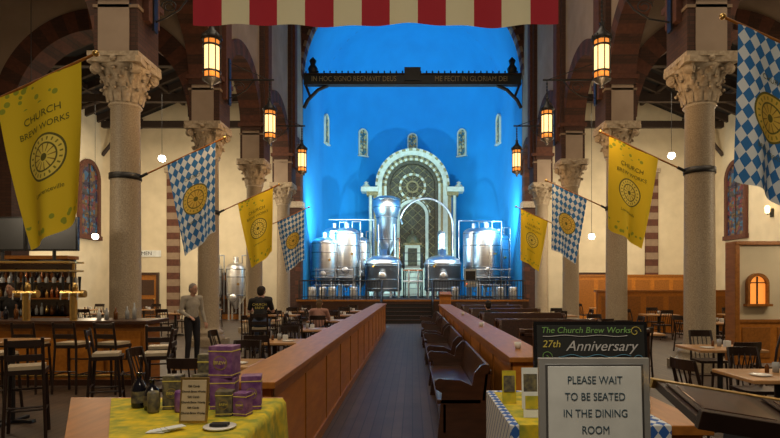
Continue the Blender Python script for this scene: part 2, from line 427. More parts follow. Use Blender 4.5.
# ---------------------------------------------------------------- columns
def column_mesh():
    b=B(); b.M=Matrix.Diagonal((.9,.9,ZC/6.45,1))
    b.bx(-.5,.5,-.5,.5,0,.18,stone)
    b.lathe([(.5,.18),(.5,.26),(.42,.3),(.46,.36),(.44,.42),(.36,.46),(.34,.55),(.325,.7),(.32,2.5),(.30,5.42),(.33,5.44),(.35,5.47),(.33,5.50)],(0,0,0),stone,seg=32)
    b.lathe([(.31,5.50),(.33,5.7),(.36,5.95),(.44,6.12),(.52,6.22),(.50,6.26)],(0,0,0),capm,seg=32)
    b.prism([(-.58,-.5),(-.5,-.58),(0,-.5),(.5,-.58),(.58,-.5),(.5,0),(.58,.5),(.5,.58),(0,.5),(-.5,.58),(-.58,.5),(-.5,0)],FZ,6.24,6.36,capm)
    b.bx(-.55,.55,-.55,.55,6.36,6.45,capm)
    for row,(z0,h,r0,k,off) in enumerate(((5.52,.30,.33,12,0),(5.70,.34,.345,12,.5),(5.88,.32,.38,12,0))):
        for i in range(k):
            a=2*pi*(i+off)/k; ca,sa=math.cos(a),math.sin(a); ta=(-sa,ca)
            ws=[.070,.09,.085,.05]; rr=[r0,r0+.03,r0+.08,r0+.14]; zz=[z0,z0+h*.5,z0+h*.9,z0+h*.88]
            vs=[]
            for w,r,z in zip(ws,rr,zz):
                for q,e in((-1,0),(0,.04),(1,0)):
                    vs.append(((r+e)*ca+ta[0]*w*q,(r+e)*sa+ta[1]*w*q,z))
            fs=[(3*j+q,3*j+q+1,3*j+q+4,3*j+q+3) for j in range(3) for q in range(2)]
            b.add(vs,fs,capm,True)
            b.ball((rr[3]*ca,rr[3]*sa,zz[3]-.03),(.038,.038,.032),capm,seg=8,rings=5)
    for a in(pi/4,3*pi/4,5*pi/4,7*pi/4):
        c=Vector((.60*math.cos(a),.60*math.sin(a),6.14)); t=Vector((-math.sin(a),math.cos(a),0))
        b.cyl(c-t*.08,c+t*.08,.10,capm,seg=14); b.cyl(c-t*.10,c+t*.10,.045,capm,seg=10)
        b.tube([(.36*math.cos(a),.36*math.sin(a),5.85),(.5*math.cos(a),.5*math.sin(a),6.05),tuple(c)],.045,capm)
    for a in(0,pi/2,pi,3*pi/2): b.ball((.50*math.cos(a),.50*math.sin(a),6.32),(.08,.08,.07),capm,seg=10,rings=6)
    return b
base=column_mesh().obj('nave_column',(-W,YC[0],0))
for s in(-1,1):
    for Y in YC:
        if s==-1 and Y==YC[0]: continue
        inst('nave_column',base.data,(s*W,Y,0))

# ---------------------------------------------------------------- lanterns
LX={-1:4.03,1:3.80}
def lantern_mesh(s):
    b=B()
    b.cyl((0,0,-.24),(0,0,.26),.15,lampglow,seg=16)
    b.cyl((0,0,-.36),(0,0,-.24),.152,lampband,seg=16); b.cyl((0,0,.26),(0,0,.38),.152,lampband,seg=16)
    for i in range(8):
        a=2*pi*i/8; x,y=.165*math.cos(a),.165*math.sin(a); b.cyl((x,y,-.42),(x,y,.42),.012,blackm,seg=6)
    for z in(-.40,-.25,.27,.40): b.lathe([(.155,z-.018),(.18,z-.018),(.18,z+.018),(.155,z+.018)],(0,0,0),blackm,seg=16)
    b.lathe([(.20,.40),(.21,.43),(.15,.52),(.07,.60),(.04,.70),(.06,.74),(0,.78)],(0,0,0),blackm,seg=16)
    b.lathe([(.17,-.40),(.12,-.45),(.05,-.49),(.03,-.53),(.04,-.56),(0,-.58)],(0,0,0),blackm,seg=16)
    for i in range(8):
        a=2*pi*i/8; b.lathe([(0,0),(.02,.03),(0,.09)],(.19*math.cos(a),.19*math.sin(a),.42),blackm,seg=5)
    b.cyl((0,0,.75),(0,0,1.25),.012,blackm,seg=6)
    for z in np.arange(.8,1.25,.09): b.ball((0,0,z),(.028,.014,.05),blackm,seg=6,rings=4)
    e=s*(5.17-LX[s])
    b.tube([(-s*.12,0,1.27),(e,0,1.27)],.026,blackm)
    b.tube([(e,0,.75),(s*.95,0,.82),(s*.65,0,1.0),(s*.45,0,1.27)],.018,blackm)
    pts=[(s*(.85+.17*math.cos(t)*(1-t/14)),0,1.07+.14*math.sin(t)*(1-t/14)) for t in np.linspace(0,9,16)]
    b.tube(pts,.012,blackm,seg=5)
    b.tube([(e,0,1.75),(0,0,1.27)],.012,blackm,seg=5)
    b.box((e,0,1.2),(.05,.16,1.3),blackm)
    return b
for s,nm in((-1,'l'),(1,'r')):
    me=lantern_mesh(s).obj('hanging_lantern',(s*LX[s],YC[1],6.22)).data
    for Y in YC[2:4]: inst('hanging_lantern',me,(s*LX[s],Y,6.22))
    for Y in YC[1:4]:
        l=bpy.data.lights.new('lantern_light','POINT'); l.energy=60; l.color=(1,.62,.30); l.shadow_soft_size=.2
        o=bpy.data.objects.new('lantern_light',l); scene.collection.objects.link(o); o.location=(s*3.7,Y-.4,5.3)

# ---------------------------------------------------------------- flags
def flag(side,Y,kind,seed=0,dz=0,dx=0):
    rn=random.Random(seed)
    Z0,Z1=3.86+dz,4.64+dz; xa,xb=5.49,3.80-dx
    zl=lambda ax: Z0+(Z1-Z0)*(xa-ax)/(xa-xb)
    b=B()
    b.tube([(side*xa,Y,Z0),(side*xb,Y,Z1)],.017,honeyd); b.ball((side*(xb-.03),Y,Z1+.015),.04,brass)
    b.lathe([(.285,Z0-.06),(.302,Z0-.06),(.302,Z0+.06),(.285,Z0+.06)],(side*W,Y,0),blackm,seg=24)
    b.cyl((side*5.46,Y,Z0+.01),(side*5.32,Y,Z0+.08),.03,blackm)
    pole=b.obj('flag_pole')
    L=1.84; nu,nv=30,44; ph=rn.random()*6
    def P(a,v,off=0):
        ax=4.92-dx-.98*a; zt=zl(ax)-.02
        xo=3.94-dx; ax2=xo+(ax-xo)*(1-.36*(v/L)**1.1)
        y=Y-.02+.07*math.sin(a*9.5+v*1.1+ph)*(.25+v/L)+off
        z=zt-v*(.985)-.03*math.sin(a*5+ph)*(v/L)
        return (side*ax2,y,z)
    me=bpy.data.meshes.new('brewery_flag'); vs=[];uvs=[]
    for j in range(nv+1):
        for i in range(nu+1):
            a=i/nu; v=L*j/nv; vs.append(P(a,v)); uw=a if side<0 else 1-a; uvs.append((uw*.98,L-v))
    fs=[(j*(nu+1)+i,j*(nu+1)+i+1,(j+1)*(nu+1)+i+1,(j+1)*(nu+1)+i) for j in range(nv) for i in range(nu)]
    me.from_pydata(vs,[],fs); uvl=me.uv_layers.new(name='UVMap')
    for lp in me.loops: uvl.data[lp.index].uv=uvs[lp.vertex_index]
    me.materials.append(flag_y if kind=='y' else flag_b)
    me.polygons.foreach_set('use_smooth',[True]*len(fs))
    o=inst('yellow_banner' if kind=='y' else 'blue_diamond_banner',me)
    pole.parent=o
    if kind=='y': T=[('CHURCH',.12,1.43),('BREW WORKS',.10,1.28),('Lawrenceville',.075,.52)]
    else: T=[('CHURCH',.085,1.36),('BREW WORKS',.07,.50)]
    for body,size,vy in T:
        cu=bpy.data.curves.new('t','FONT'); cu.body=body; cu.size=size; cu.align_x='CENTER'; cu.align_y='CENTER'
        to=bpy.data.objects.new('t',cu); scene.collection.objects.link(to); bpy.context.view_layer.update()
        dg=bpy.context.evaluated_depsgraph_get(); tm=bpy.data.meshes.new_from_object(to.evaluated_get(dg)); bpy.data.objects.remove(to)
        for v in tm.vertices:
            uw=v.co.x/.98+.5; a=uw if side<0 else 1-uw; a=max(.01,min(.99,a))
            v.co=Vector(P(a,L-(vy+v.co.y),-.006))
        tm.materials.clear(); tm.materials.append(flagink)
        inst('lettering',tm,parent=o)
seq=['y','b','y','b']
for i in range(4):
    flag(-1,YC[i],seq[i],i,dz=(-.20,0,-.12,-.12)[i]); flag(1,YC[i],'b' if seq[i]=='y' else 'y',i+9,dz=(.24,.12,0,-.1)[i],dx=(.08,0,0,0)[i])
me=bpy.data.meshes.new('american_flag'); vs=[];uvs=[];nu,nv=104,16
x0,x1,Yf,zb_,H=-3.51,2.33,9.0,5.85,3.1
for j in range(nv+1):
    for i in range(nu+1):
        u=i/nu; v=j/nv; vs.append((x0+(x1-x0)*u,Yf+.035*math.sin(u*40)*(1-v*.7)+.03*math.sin(u*17),zb_+H*v+.02*math.sin(u*14)*(1-v))); uvs.append((u*.9999,v))
fs=[(j*(nu+1)+i,j*(nu+1)+i+1,(j+1)*(nu+1)+i+1,(j+1)*(nu+1)+i) for j in range(nv) for i in range(nu)]
me.from_pydata(vs,[],fs); l=me.uv_layers.new(name='UVMap')
for lp in me.loops: l.data[lp.index].uv=uvs[lp.vertex_index]
me.materials.append(flag_us); me.polygons.foreach_set('use_smooth',[True]*len(fs)); fo=inst('striped_national_flag',me)
b=B(); b.tube([(x0-.1,Yf,zb_+H),(x1+.1,Yf,zb_+H)],.03,honeyd)
for x in(x0,x1): b.cyl((x,Yf,zb_+H),(x,Yf,18.6),.008,blackm,seg=6)
b.obj('flag_rod',parent=fo)

# ---------------------------------------------------------------- altar
ZP=1.0
b=B(); Ya=37.0
zsp=8.2
b.bx(-2.9,2.9,Ya-.4,Ya+.9,ZP,2.6,altar); b.bx(-3.1,3.1,Ya-.5,Ya+.9,2.6,2.8,altar)
b.prism([(-1.5,2.8),(1.5,2.8)]+[(1.5*math.cos(t),zsp+1.5*math.sin(t)) for t in np.linspace(0,pi,21)],FX,Ya+.35,Ya+.5,gold)
for (ri,ro,d,m1,m2) in((2.0,2.30,-.25,altar,altar),(1.86,2.0,-.1,altar_g,gold),(1.70,1.88,-.02,altar,altar_g),(1.5,1.72,.12,gold,gold)):
    b.ring(FX,0,zsp,ri,ro,Ya+d,Ya+.6,32,m1,m2)
    for s in(-1,1): b.bx(s*ri,s*ro,Ya+d,Ya+.6,2.8,zsp,m1)
b.ring(FX,0,zsp,2.28,2.42,Ya-.32,Ya+.6,32,altar_g,altar)
for s in(-1,1):
    b.bx(s*2.30,s*2.55,Ya-.1,Ya+.6,2.8,zsp-.6,altar_g)
    b.bx(s*2.25,s*3.0,Ya-.3,Ya+.65,zsp-.65,zsp-.4,altar_g)
    b.bx(s*2.25,s*3.35,Ya-.4,Ya+.65,zsp-.4,zsp-.1,altar)
    b.lathe([(.0,0),(.22,0),(.26,.15),(.1,.25),(.16,.35),(0,.45)],(s*3.05,Ya+.1,zsp-.1),altar,seg=12)
    b.cyl((s*2.75,Ya-.15,2.8),(s*2.75,Ya-.15,zsp-.65),.11,altar)
for k in range(-6,14):
    z=3.0+k*.62
    for sgn in(-1,1):
        p0=Vector((-1.45,Ya+.32,z)); p1=Vector((1.45,Ya+.32,z+2.9*.9))
        if sgn<0: p0.x,p1.x=1.45,-1.45
        pts=[p0.lerp(p1,t) for t in np.linspace(0,1,24)]
        ok=[p for p in pts if p.z>2.85 and (p.z<zsp or (p.x**2+(p.z-zsp)**2)<1.45**2)]
        if len(ok)>1: b.cyl(ok[0],ok[-1],.026,altar_g,seg=6)
b.ring(FX,0,8.2,.75,.9,Ya+.22,Ya+.36,24,altar,altar_g,0,2*pi)
b.ring(FX,0,8.2,.3,.42,Ya+.22,Ya+.36,16,altar_g,altar_g,0,2*pi)
for i in range(8): a=i*pi/4; b.cyl((.4*math.cos(a),Ya+.28,8.2+.4*math.sin(a)),(.78*math.cos(a),Ya+.28,8.2+.78*math.sin(a)),.035,altar_g,seg=6)
b.ring(FX,0,6.3,.85,1.05,Ya+.15,Ya+.36,20,altar,altar)
b.ring(FX,0,6.3,1.12,1.2,Ya+.15,Ya+.36,20,altar_g,altar)
for s in(-1,1): b.bx(s*.85,s*1.05,Ya+.15,Ya+.36,2.8,6.3,altar)
b.bx(-.5,.5,Ya-.2,Ya+.3,2.8,4.3,altar); b.bx(-.6,.6,Ya-.25,Ya+.3,4.3,4.45,altar_g)
b.lathe([(.45,0),(.42,.25),(.25,.5),(.08,.62),(.05,.8),(0,.95)],(0,Ya,4.45),altar_g,seg=16)
b.bx(-.3,.3,Ya-.23,Ya-.19,2.95,4.1,gold)
b.obj('altar_reredos')

# ---------------------------------------------------------------- brewing tanks
def fermenter(x,y,r,h,name='fermentation_tank',z=ZP):
    b=B(); cb=.55
    pr=[(.06,cb-.0),(.08,cb+.02),(r*.97,cb+.55),(r,cb+.62),(r,h-.42)]+[(r*math.cos(t),h-.42+.32*math.sin(t)) for t in np.linspace(.15,pi/2,8)]
    b.lathe(pr,(0,0,0),steel,seg=40)
    for zz in(cb+.65,h*.42,h*.72,h-.45): b.lathe([(r+.0,zz-.025),(r+.018,zz-.02),(r+.018,zz+.02),(r,zz+.025)],(0,0,0),steeld,seg=32)
    for i in range(4):
        a=pi/4+i*pi/2; px,py=.82*r*math.cos(a),.82*r*math.sin(a); b.cyl((px,py,0),(px,py,cb+.6),.045,steel,seg=10); b.cyl((px,py,0),(px,py,.03),.08,steeld,seg=10)
    b.cyl((0,-r*.98,h*.38),(0,-r*1.09,h*.38),.22,steeld,seg=20); b.ball((0,-r*1.09,h*.38),(.18,.05,.18),steel)
    b.cyl((-.2,-r*1.13,h*.38),(.2,-r*1.13,h*.38),.015,steeld,seg=6)
    b.cyl((0,0,h-.12),(0,0,h+.12),.14,steel,seg=14); b.ball((0,0,h+.12),(.14,.14,.06),steel)
    b.tube([(.3,0,h-.16),(.3,0,h+.22),(r+.08,0,h+.22),(r+.08,0,.4)],.03,steeld)
    b.tube([(0,0,cb),(0,0,cb-.2),(0,-r,cb-.2)],.03,steeld)
    b.cyl((r*.5,-r*.9,h*.6),(r*.55,-r*1.02,h*.6),.06,brass,seg=10)
    return b.obj(name,(x,y,z))
for x,y,r,h in((-4.68,30.0,.68,3.35),(-3.55,30.4,.66,3.9),(-4.5,32.4,.66,4.1),(-3.0,32.9,.5,3.6),(3.98,30.3,.74,3.9),(4.86,31.7,.56,3.7),(3.55,32.5,.62,4.1),(4.6,33.5,.55,3.6)):
    fermenter(x,y,r,h)
def kettle(x,y,r,h):
    b=B()
    pr=[(r*.9,.35),(r,.45),(r,h-.75),(r*1.03,h-.72),(r*1.03,h-.66),(r*.98,h-.62)]+[(r*.98*math.cos(t),h-.62+.42*math.sin(t)) for t in np.linspace(.1,1.25,8)]+[(.22,h-.2),(.2,h+.1),(0,h+.12)]
    b.lathe(pr,(0,0,0),steel,seg=40)
    for z in(.5,1.0,h-.8): b.lathe([(r,z-.02),(r+.02,z-.015),(r+.02,z+.015),(r,z+.02)],(0,0,0),steeld,seg=36)
    for i in range(6):
        a=i*pi/3; b.cyl((.85*r*math.cos(a),.85*r*math.sin(a),0),(.85*r*math.cos(a),.85*r*math.sin(a),.5),.06,steel,seg=10)
    b.ball((0,-r*.62,h-.42),(.28,.1,.2),steeld,rot=(-.7,0,0))
    b.cyl((0,-r,1.2),(0,-r-.1,1.2),.24,steeld,seg=20); b.ball((0,-r-.1,1.2),(.2,.05,.2),steel)
    b.tube([(0,0,.4),(0,0,.2),(0,-r-.2,.2),(.6,-r-.2,.2)],.04,steeld)
    b.cyl((-.45,-r*.9,1.7),(-.5,-r*1.02,1.7),.07,brass,seg=10)
    return b.obj('brew_kettle',(x,y,ZP))
kettle(-1.6,31.0,1.0,2.55); kettle(1.65,31.0,1.0,2.55)
b=B()
b.lathe([(0,2.2),(.12,2.25),(.6,3.3),(.6,4.6),(.62,4.62),(.8,5.2),(.8,5.7),(.78,5.72),(.5,5.85),(0,5.9)],(0,0,0),steel,seg=32)
for z in(3.32,4.6,5.2,5.65): b.lathe([(.0,z-.02),(.66 if z<5 else .83,z-.02),(.66 if z<5 else .83,z+.02),(0,z+.02)],(0,0,0),steeld,seg=32)
for i in range(4):
    a=pi/4+i*pi/2; b.cyl((.66*math.cos(a),.66*math.sin(a),0),(.66*math.cos(a),.66*math.sin(a),4.2),.05,steel,seg=8)
b.tube([(.55,0,3.4),(.75,-.3,3.4),(.75,-.3,.6)],.04,copper)
b.obj('grain_hopper',(-1.5,32.9,ZP))
b=B()
arc=[(-.8+2.9*(1-math.cos(t))*.55,33.2,ZP+4.1+1.7*math.sin(t)) for t in np.linspace(.3,pi-.1,16)]
b.tube([(-.6,33.0,ZP+4.3)]+arc+[(2.4,33.2,ZP+0)],.06,steel)
b.tube([(1.65,31.0,ZP+2.7),(1.65,31.0,ZP+3.5),(1.65,33.5,ZP+3.8),(1.65,33.5,ZP+0)],.15,steel,seg=14)
b.tube([(-2.3,33.6,ZP+0),(-2.3,33.6,ZP+4.6),(-2.6,33.6,ZP+4.6),(-5.0,33.6,ZP+4.6)],.045,steel)
b.tube([(2.75,33.3,ZP+0),(2.75,33.3,ZP+4.5),(4.9,33.6,ZP+4.5)],.045,steel)
for z in(.7,1.1,1.5): b.tube([(-5.1,29.15,ZP+z),(-3.0,29.2,ZP+z)],.025,steel); b.tube([(3.0,29.2,ZP+z),(5.1,29.15,ZP+z)],.025,steel)
for x in(-5.0,-4.0,-3.05,3.05,4.0,5.0): b.cyl((x,29.18,ZP),(x,29.18,ZP+1.6),.03,steeld,seg=8)
for x in(-.75,.85,-2.8): b.tube([(x,30.0,ZP),(x,30.0,ZP+2.0),(x,30.5,ZP+2.0)],.035,steel)
b.tube([(-.5,30.6,ZP+.9),(.55,30.6,ZP+.9)],.05,steel); b.tube([(-.5,30.7,ZP+1.5),(.55,30.7,ZP+1.5)],.04,copper)
b.cyl((-.2,30.6,ZP),(-.2,30.6,ZP+1.5),.05,steel); b.cyl((.3,30.6,ZP),(.3,30.6,ZP+1.5),.05,steel)
b.obj('process_pipework')
b=B()
b.bx(-.55,.6,31.6,33.0,ZP+1.5,ZP+1.58,steeld)
for x in(-.5,.55):
    for y in(31.65,32.95): b.cyl((x,y,ZP),(x,y,ZP+2.5),.035,blackm,seg=8)
    for z in(2.05,2.5): b.tube([(x,31.65,ZP+z),(x,32.95,ZP+z)],.022,blackm)
for z in(2.05,2.5): b.tube([(-.5,31.65,ZP+z),(.55,31.65,ZP+z)],.022,blackm)
for k in range(5): b.bx(-.35,.4,31.3-.22*(4-k)+.1,31.55-.22*(4-k)+.1,ZP+.3*(k+.6),ZP+.3*(k+.6)+.04,steeld)
b.tube([(-.38,30.3,ZP),(-.38,31.6,ZP+1.55)],.03,blackm); b.tube([(.43,30.3,ZP),(.43,31.6,ZP+1.55)],.03,blackm)
b.obj('brew_deck')
b=B(); b.bx(-.3,.3,-.15,.15,.6,1.5,steeld); b.bx(-.24,.24,-.17,-.15,.9,1.4,blackp); b.cyl((0,0,.03),(0,0,.6),.05,steeld); b.bx(-.2,.2,-.15,.15,0,.04,steeld)
for k in range(4): b.ball((-.18+k*.12,-.17,.76),.025,(redglow if k==0 else brass),seg=8)
b.obj('control_panel',(2.9,28.3,ZP))
b=B()
for i,(x,y) in enumerate(((-4.9,27.5),(-4.4,27.6),(-3.9,27.4),(-2.9,27.7),(4.9,27.5),(4.3,27.6),(2.1,27.7))):
    b.lathe([(0,0),(.19,0),(.2,.04),(.2,.55),(.19,.6),(.14,.62),(.13,.58),(0,.58)],(x,y,0),steel,seg=18); b.lathe([(.2,.18),(.215,.2),(.2,.22)],(x,y,0),steeld,seg=18); b.lathe([(.2,.4),(.215,.42),(.2,.44)],(x,y,0),steeld,seg=18)
b.obj('beer_kegs',(0,0,ZP))
b=B(); b.bx(-.25,.25,-.05,.3,0,1.2,honey); b.bx(-.3,.3,-.1,.35,1.2,1.26,honeyd); b.bx(-.2,.2,-.07,-.05,.15,1.05,honeyd); b.box((0,.05,1.33),(.5,.4,.03),honeyd,(.3,0,0)); b.bx(-.28,.28,-.08,.33,0,.1,honeyd)
b.obj('wooden_pulpit',(1.45,24.9,0))
for x,y in((-9.6,27.1),(-8.5,27.1)): fermenter(x,y,.45,2.9,'serving_tank',0)

# ---------------------------------------------------------------- partitions & benches
def partition(name,x0,x1,y0,y1,h):
    b=B(); b.bx(x0,x1,y0,y1,0,h-.05,honey); b.bx(x0-.04,x1+.04,y0-.05,y1+.03,h-.05,h,honeyd)
    b.bx(x0-.02,x1+.02,y0-.02,y1,0,.12,honeyd)
    y=y0
    while y<y1-.3:
        for xx in((x0-.012,x0),(x1,x1+.012)): b.bx(xx[0],xx[1],y,y+.05,.12,h-.05,honeyd)
        y+=1.3
    for xx in((x0-.012,x0),(x1,x1+.012)): b.bx(xx[0],xx[1],y0,y1,h-.14,h-.05,honeyd)
    return b.obj(name,bevel=.006)
partition('wood_partition',-1.36,-1.03,4.1,21.5,1.0)
partition('wood_partition',.98,1.34,5.5,20.5,1.0)
def bench_mesh(L,h=.98,depth=.6):
    b=B()
    b.bx(0,L,0,.48,.40,.45,pewm); b.box((L/2,.53,(h+.46)/2),(L,.04,h-.40),pewm,(-.12,0,0)); b.bx(0,L,.545,.60,h-.08,h-.03,pewm)
    b.bx(0,L,.06,.10,.08,.40,pewm)
    for x in(0,L-.05):
        prof=[(0,0),(depth,0),(depth,h),(depth-.1,h+.02),(depth-.17,h-.06),(depth-.20,h-.2),(.25,.66),(.06,.67),(-.02,.64),(-.02,.56),(.05,.52),(.03,.3)]
        b.prism(prof,lambda a,c,d:(d,a,c),x,x+.05,pewm)
        b.cyl((x-.01,.03,.62),(x+.06,.03,.62),.06,pewm,seg=14); b.cyl((x-.01,depth-.06,h-.02),(x+.06,depth-.06,h-.02),.055,pewm,seg=14)
    return b
o=bench_mesh(2.6,.80,.58).obj('waiting_bench',(.27,8.75,0),(0,0,-pi/2),bevel=.006)
for y in(12.1,15.3,18.5): inst('waiting_bench',o.data,(.27,y,0),(0,0,-pi/2),.006)
t_=bench_mesh(1.9,1.02).obj('tmp_pew'); pm=t_.data; bpy.data.objects.remove(t_)
def table_mesh(w,d,h=.75):
    b=B(); b.bx(-w/2,w/2,-d/2,d/2,h-.04,h,tabletop); b.cyl((0,0,.03),(0,0,h-.04),.04,blackm); b.bx(-.28,.28,-.04,.04,0,.04,blackm); b.bx(-.04,.04,-.28,.28,0,.04,blackm); b.bx(-.2,.2,-.2,.2,h-.07,h-.04,blackm)
    return b
def table(x,y,w=.9,d=.75,rot=0,name='dining_table',h=.75):
    return table_mesh(w,d,h).obj(name,(x,y,0),(0,0,rot),bevel=.008)
def settings(x,y,z=.75,seed=0):
    b=B()
    for sx in(-.25,.25):
        b.lathe([(0,0),(.09,.003),(.11,.015),(.10,.012),(0,.005)],(sx,-.1,0),ceram,seg=14)
    b.lathe([(.0,0),(.032,0),(.036,.11),(.033,.11),(.0,.01)],(.05,.12,0),clearg,seg=12)
    b.lathe([(0,0),(.022,0),(.022,.07),(.012,.09),(0,.1)],(-.06,.1,0),amberg,seg=10)
    b.bx(.12,.2,.06,.14,0,.09,white)
    b.obj('table_setting',(x,y,z))
for k in range(5):
    y0=8.3+k*2.5
    inst('dining_pew',pm,(3.5,y0+.6,0),(0,0,pi),.006)
    table(2.5,y0+1.3,1.5,.6)
    inst('dining_pew',pm,(1.6,y0+1.65,0),(0,0,0),.006)
    settings(2.3,y0+1.3,seed=k)

def chair_mesh():
    b=B()
    b.prism([(-.21,-.2),(.21,-.2),(.23,.18),(.15,.22),(-.15,.22),(-.23,.18)],FZ,.43,.47,chairm)
    for x in(-.19,.19):
        b.cyl((x,.18,.43),(x*1.08,.2,0),.02,chairm,r1=.014,seg=8)
        b.tube([(x*1.05,-.24,0),(x,-.19,.45),(x*.98,-.22,.7),(x*.95,-.28,.92)],.019,chairm)
        b.cyl((x,.18,.2),(x,-.2,.2),.011,chairm,seg=6)
    b.cyl((-.19,0,.2),(.19,0,.2),.011,chairm,seg=6)
    for i in range(8):
        x=-.19+.38*i/8; x2=-.19+.38*(i+1)/8
        y=lambda q:-.28-.04*math.cos(q/.19*pi/2)
        b.prism([(x,y(x)-.01),(x2,y(x2)-.01),(x2,y(x2)+.01),(x,y(x)+.01)],FZ,.82,.93,chairm)
    for x in(-.11,-.04,.04,.11): b.cyl((x,-.19,.46),(x,-.30,.84),.009,chairm,seg=6)
    return b
t_=chair_mesh().obj('tmp_chair'); cm=t_.data; bpy.data.objects.remove(t_)
def chair(x,y,a=0): return inst('dining_chair',cm,(x,y,0),(0,0,a))
def stool_mesh():
    b=B(); h=.76
    b.prism([(-.19,-.18),(.19,-.18),(.2,.16),(.13,.2),(-.13,.2),(-.2,.16)],FZ,h-.05,h,chairm)
    b.bx(-.175,.175,-.15,.16,h,h+.04,seatc)
    for x in(-.17,.17):
        b.cyl((x,.15,h-.04),(x*1.15,.2,0),.019,chairm,seg=8)
        b.tube([(x*1.15,-.21,0),(x,-.17,h),(x*.98,-.23,h+.36)],.018,chairm)
        b.cyl((x*1.08,.18,.3),(x*1.08,-.19,.3),.012,chairm,seg=6)
    for z in(.25,.5): b.cyl((-.19,.18,z),(.19,.18,z),.013,chairm,seg=6)
    b.cyl((-.19,-.19,.35),(.19,-.19,.35),.012,chairm,seg=6)
    for z in(h+.14,h+.30): b.box((0,-.215+(-.01 if z>1 else 0),z),(.34,.02,.07),chairm)
    return b
t_=stool_mesh().obj('tmp_stool'); sm_=t_.data; bpy.data.objects.remove(t_)
def stool(x,y,a=0): return inst('bar_stool',sm_,(x,y,0),(0,0,a))

for i,(x,y) in enumerate(((-2.35,6.9),(-2.35,9.6),(-2.35,12.2),(-2.35,15.2),(-2.35,18.0),(-4.1,15.2),(-4.1,18.0),(-4.1,20.6),(-2.35,20.8),(-8,19),(-10.5,19),(-8,22),(-10.5,22),(-12.8,22))):
    table(x,y); chair(x-.05,y-.68,0)
    if i!=2: chair(x+.05,y+.68,pi)
    if x>-3 and i not in(2,): chair(x-.78,y,-pi/2)
    settings(x,y,.75,i)
for i,(x,y) in enumerate(((3.9,6.0),(4.7,8.6),(4.4,11.3),(7.6,9.0),(7.8,14.4),(4.6,13.9),(4.6,17.8),(8,18.3),(10.6,18.3),(8,23.5),(11,23.5))):
    table(x,y,1.0,.8); chair(x-.2,y-.72,.1); chair(x+.2,y+.72,pi)
    if i not in(2,): chair(x+.8,y+.05,pi/2)
    if i in(0,3,4,7,8,9): chair(x-.8,y-.05,-pi/2+.2)
    settings(x,y,.75,i+30)
# ---------------------------------------------------------------- bar
b=B()
b.bx(-9.6,-4.55,9.55,10.15,0,1.04,honeyd); b.bx(-9.7,-4.45,9.4,10.3,1.04,1.10,pewm)
x=-9.5
while x<-4.8: b.bx(x,x+.55,9.53,9.55,.15,.92,honey); x+=.62
b.bx(-9.6,-4.55,9.50,9.55,0,.1,pewm); b.tube([(-9.6,9.3,.2),(-4.6,9.3,.2)],.025,brass)
for x in(-9.4,-7.9,-6.4,-4.8): b.tube([(x,9.3,.2),(x,9.54,.2)],.015,brass)
b.obj('bar_counter',bevel=.008)
b=B()
for x in(-8.9,-7.4,-6.05):
    b.cyl((x,10.05,1.1),(x,10.05,2.1),.025,brass)
for z in(1.95,2.1): b.bx(-9.1,-5.95,9.75,10.2,z-.015,z+.015,brass)
for x in np.arange(-9.0,-6.0,.13):
    for y in(9.85,10.05): b.lathe([(.035,-.005),(.004,-.02),(.004,-.09),(.036,-.13),(.032,-.2)],(x,y,1.94),clearg,seg=8)
b.obj('glass_rack')
for x0 in(-7.72,-6.80):
    b=B()
    b.box((.45,0,.485),(.90,.06,.60),blackp); b.box((.45,-.035,.485),(.84,.01,.54),blackm)
    b.cyl((.45,.03,.0),(.45,.03,.28),.03,blackm); b.bx(.25,.65,-.1,.15,0,.025,blackm)
    b.obj('television',(x0,9.95,2.117))
b=B()
for x in(-6.55,-5.75):
    b.cyl((x,9.55,1.1),(x,9.55,1.55),.06,brass); b.cyl((x-.2,9.55,1.55),(x+.2,9.55,1.55),.065,brass); b.ball((x,9.55,1.66),(.07,.07,.09),brass)
    for k in(-.14,0,.14):
        b.tube([(x+k,9.5,1.55),(x+k,9.43,1.55),(x+k,9.42,1.45)],.012,steel); b.cyl((x+k,9.49,1.6),(x+k,9.49,1.84),.014,blackm,r1=.026,seg=8)
b.obj('beer_tap_tower')
b=B(); r=random.Random(3)
for x in np.arange(-9.2,-4.8,.13):
    y=9.75+r.random()*.2; h=.18+r.random()*.12; m=r.choice([amberg,bottleg,clearg,clearg,ceram])
    if -6.9<x<-5.5: continue
    b.lathe([(0,0),(.035,0),(.036,h*.6),(.013,h*.75),(.013,h),(0,h)],(x,y,1.1),m,seg=10)
b.obj('bar_bottles')
b=B()
b.bx(-11.4,-8.0,13.0,13.4,0,1.0,honeyd); b.bx(-11.4,-8.0,13.3,13.4,1.0,2.3,pewm)
for z in(1.0,1.4,1.8): b.bx(-11.4,-8.0,13.0,13.4,z-.03,z,honeyd)
for z in(1.0,1.4,1.8):
    for x in np.arange(-11.3,-8.1,.12):
        h=.2+r.random()*.1; m=r.choice([amberg,bottleg,clearg,brass,copper]); b.lathe([(0,0),(.035,0),(.036,h*.6),(.013,h*.75),(.013,h),(0,h)],(x,13.15,z),m,seg=8)
b.bx(-11.45,-7.95,12.98,13.42,2.3,2.38,honeyd)
b.obj('back_bar_shelving')
for x in(-9.0,-8.2,-7.45,-6.75,-6.05,-5.4,-4.75): stool(x,8.95,random.uniform(-.2,.2))
for x,y,a in((-4.35,6.35,.5),(-4.1,7.55,-1.2),(-3.75,8.4,.3),(-5.6,7.6,-.4),(-3.45,7.6,1.8)): stool(x,y,a)
table(-4.95,6.95,.6,.6,.0,'high_top_table',1.02)

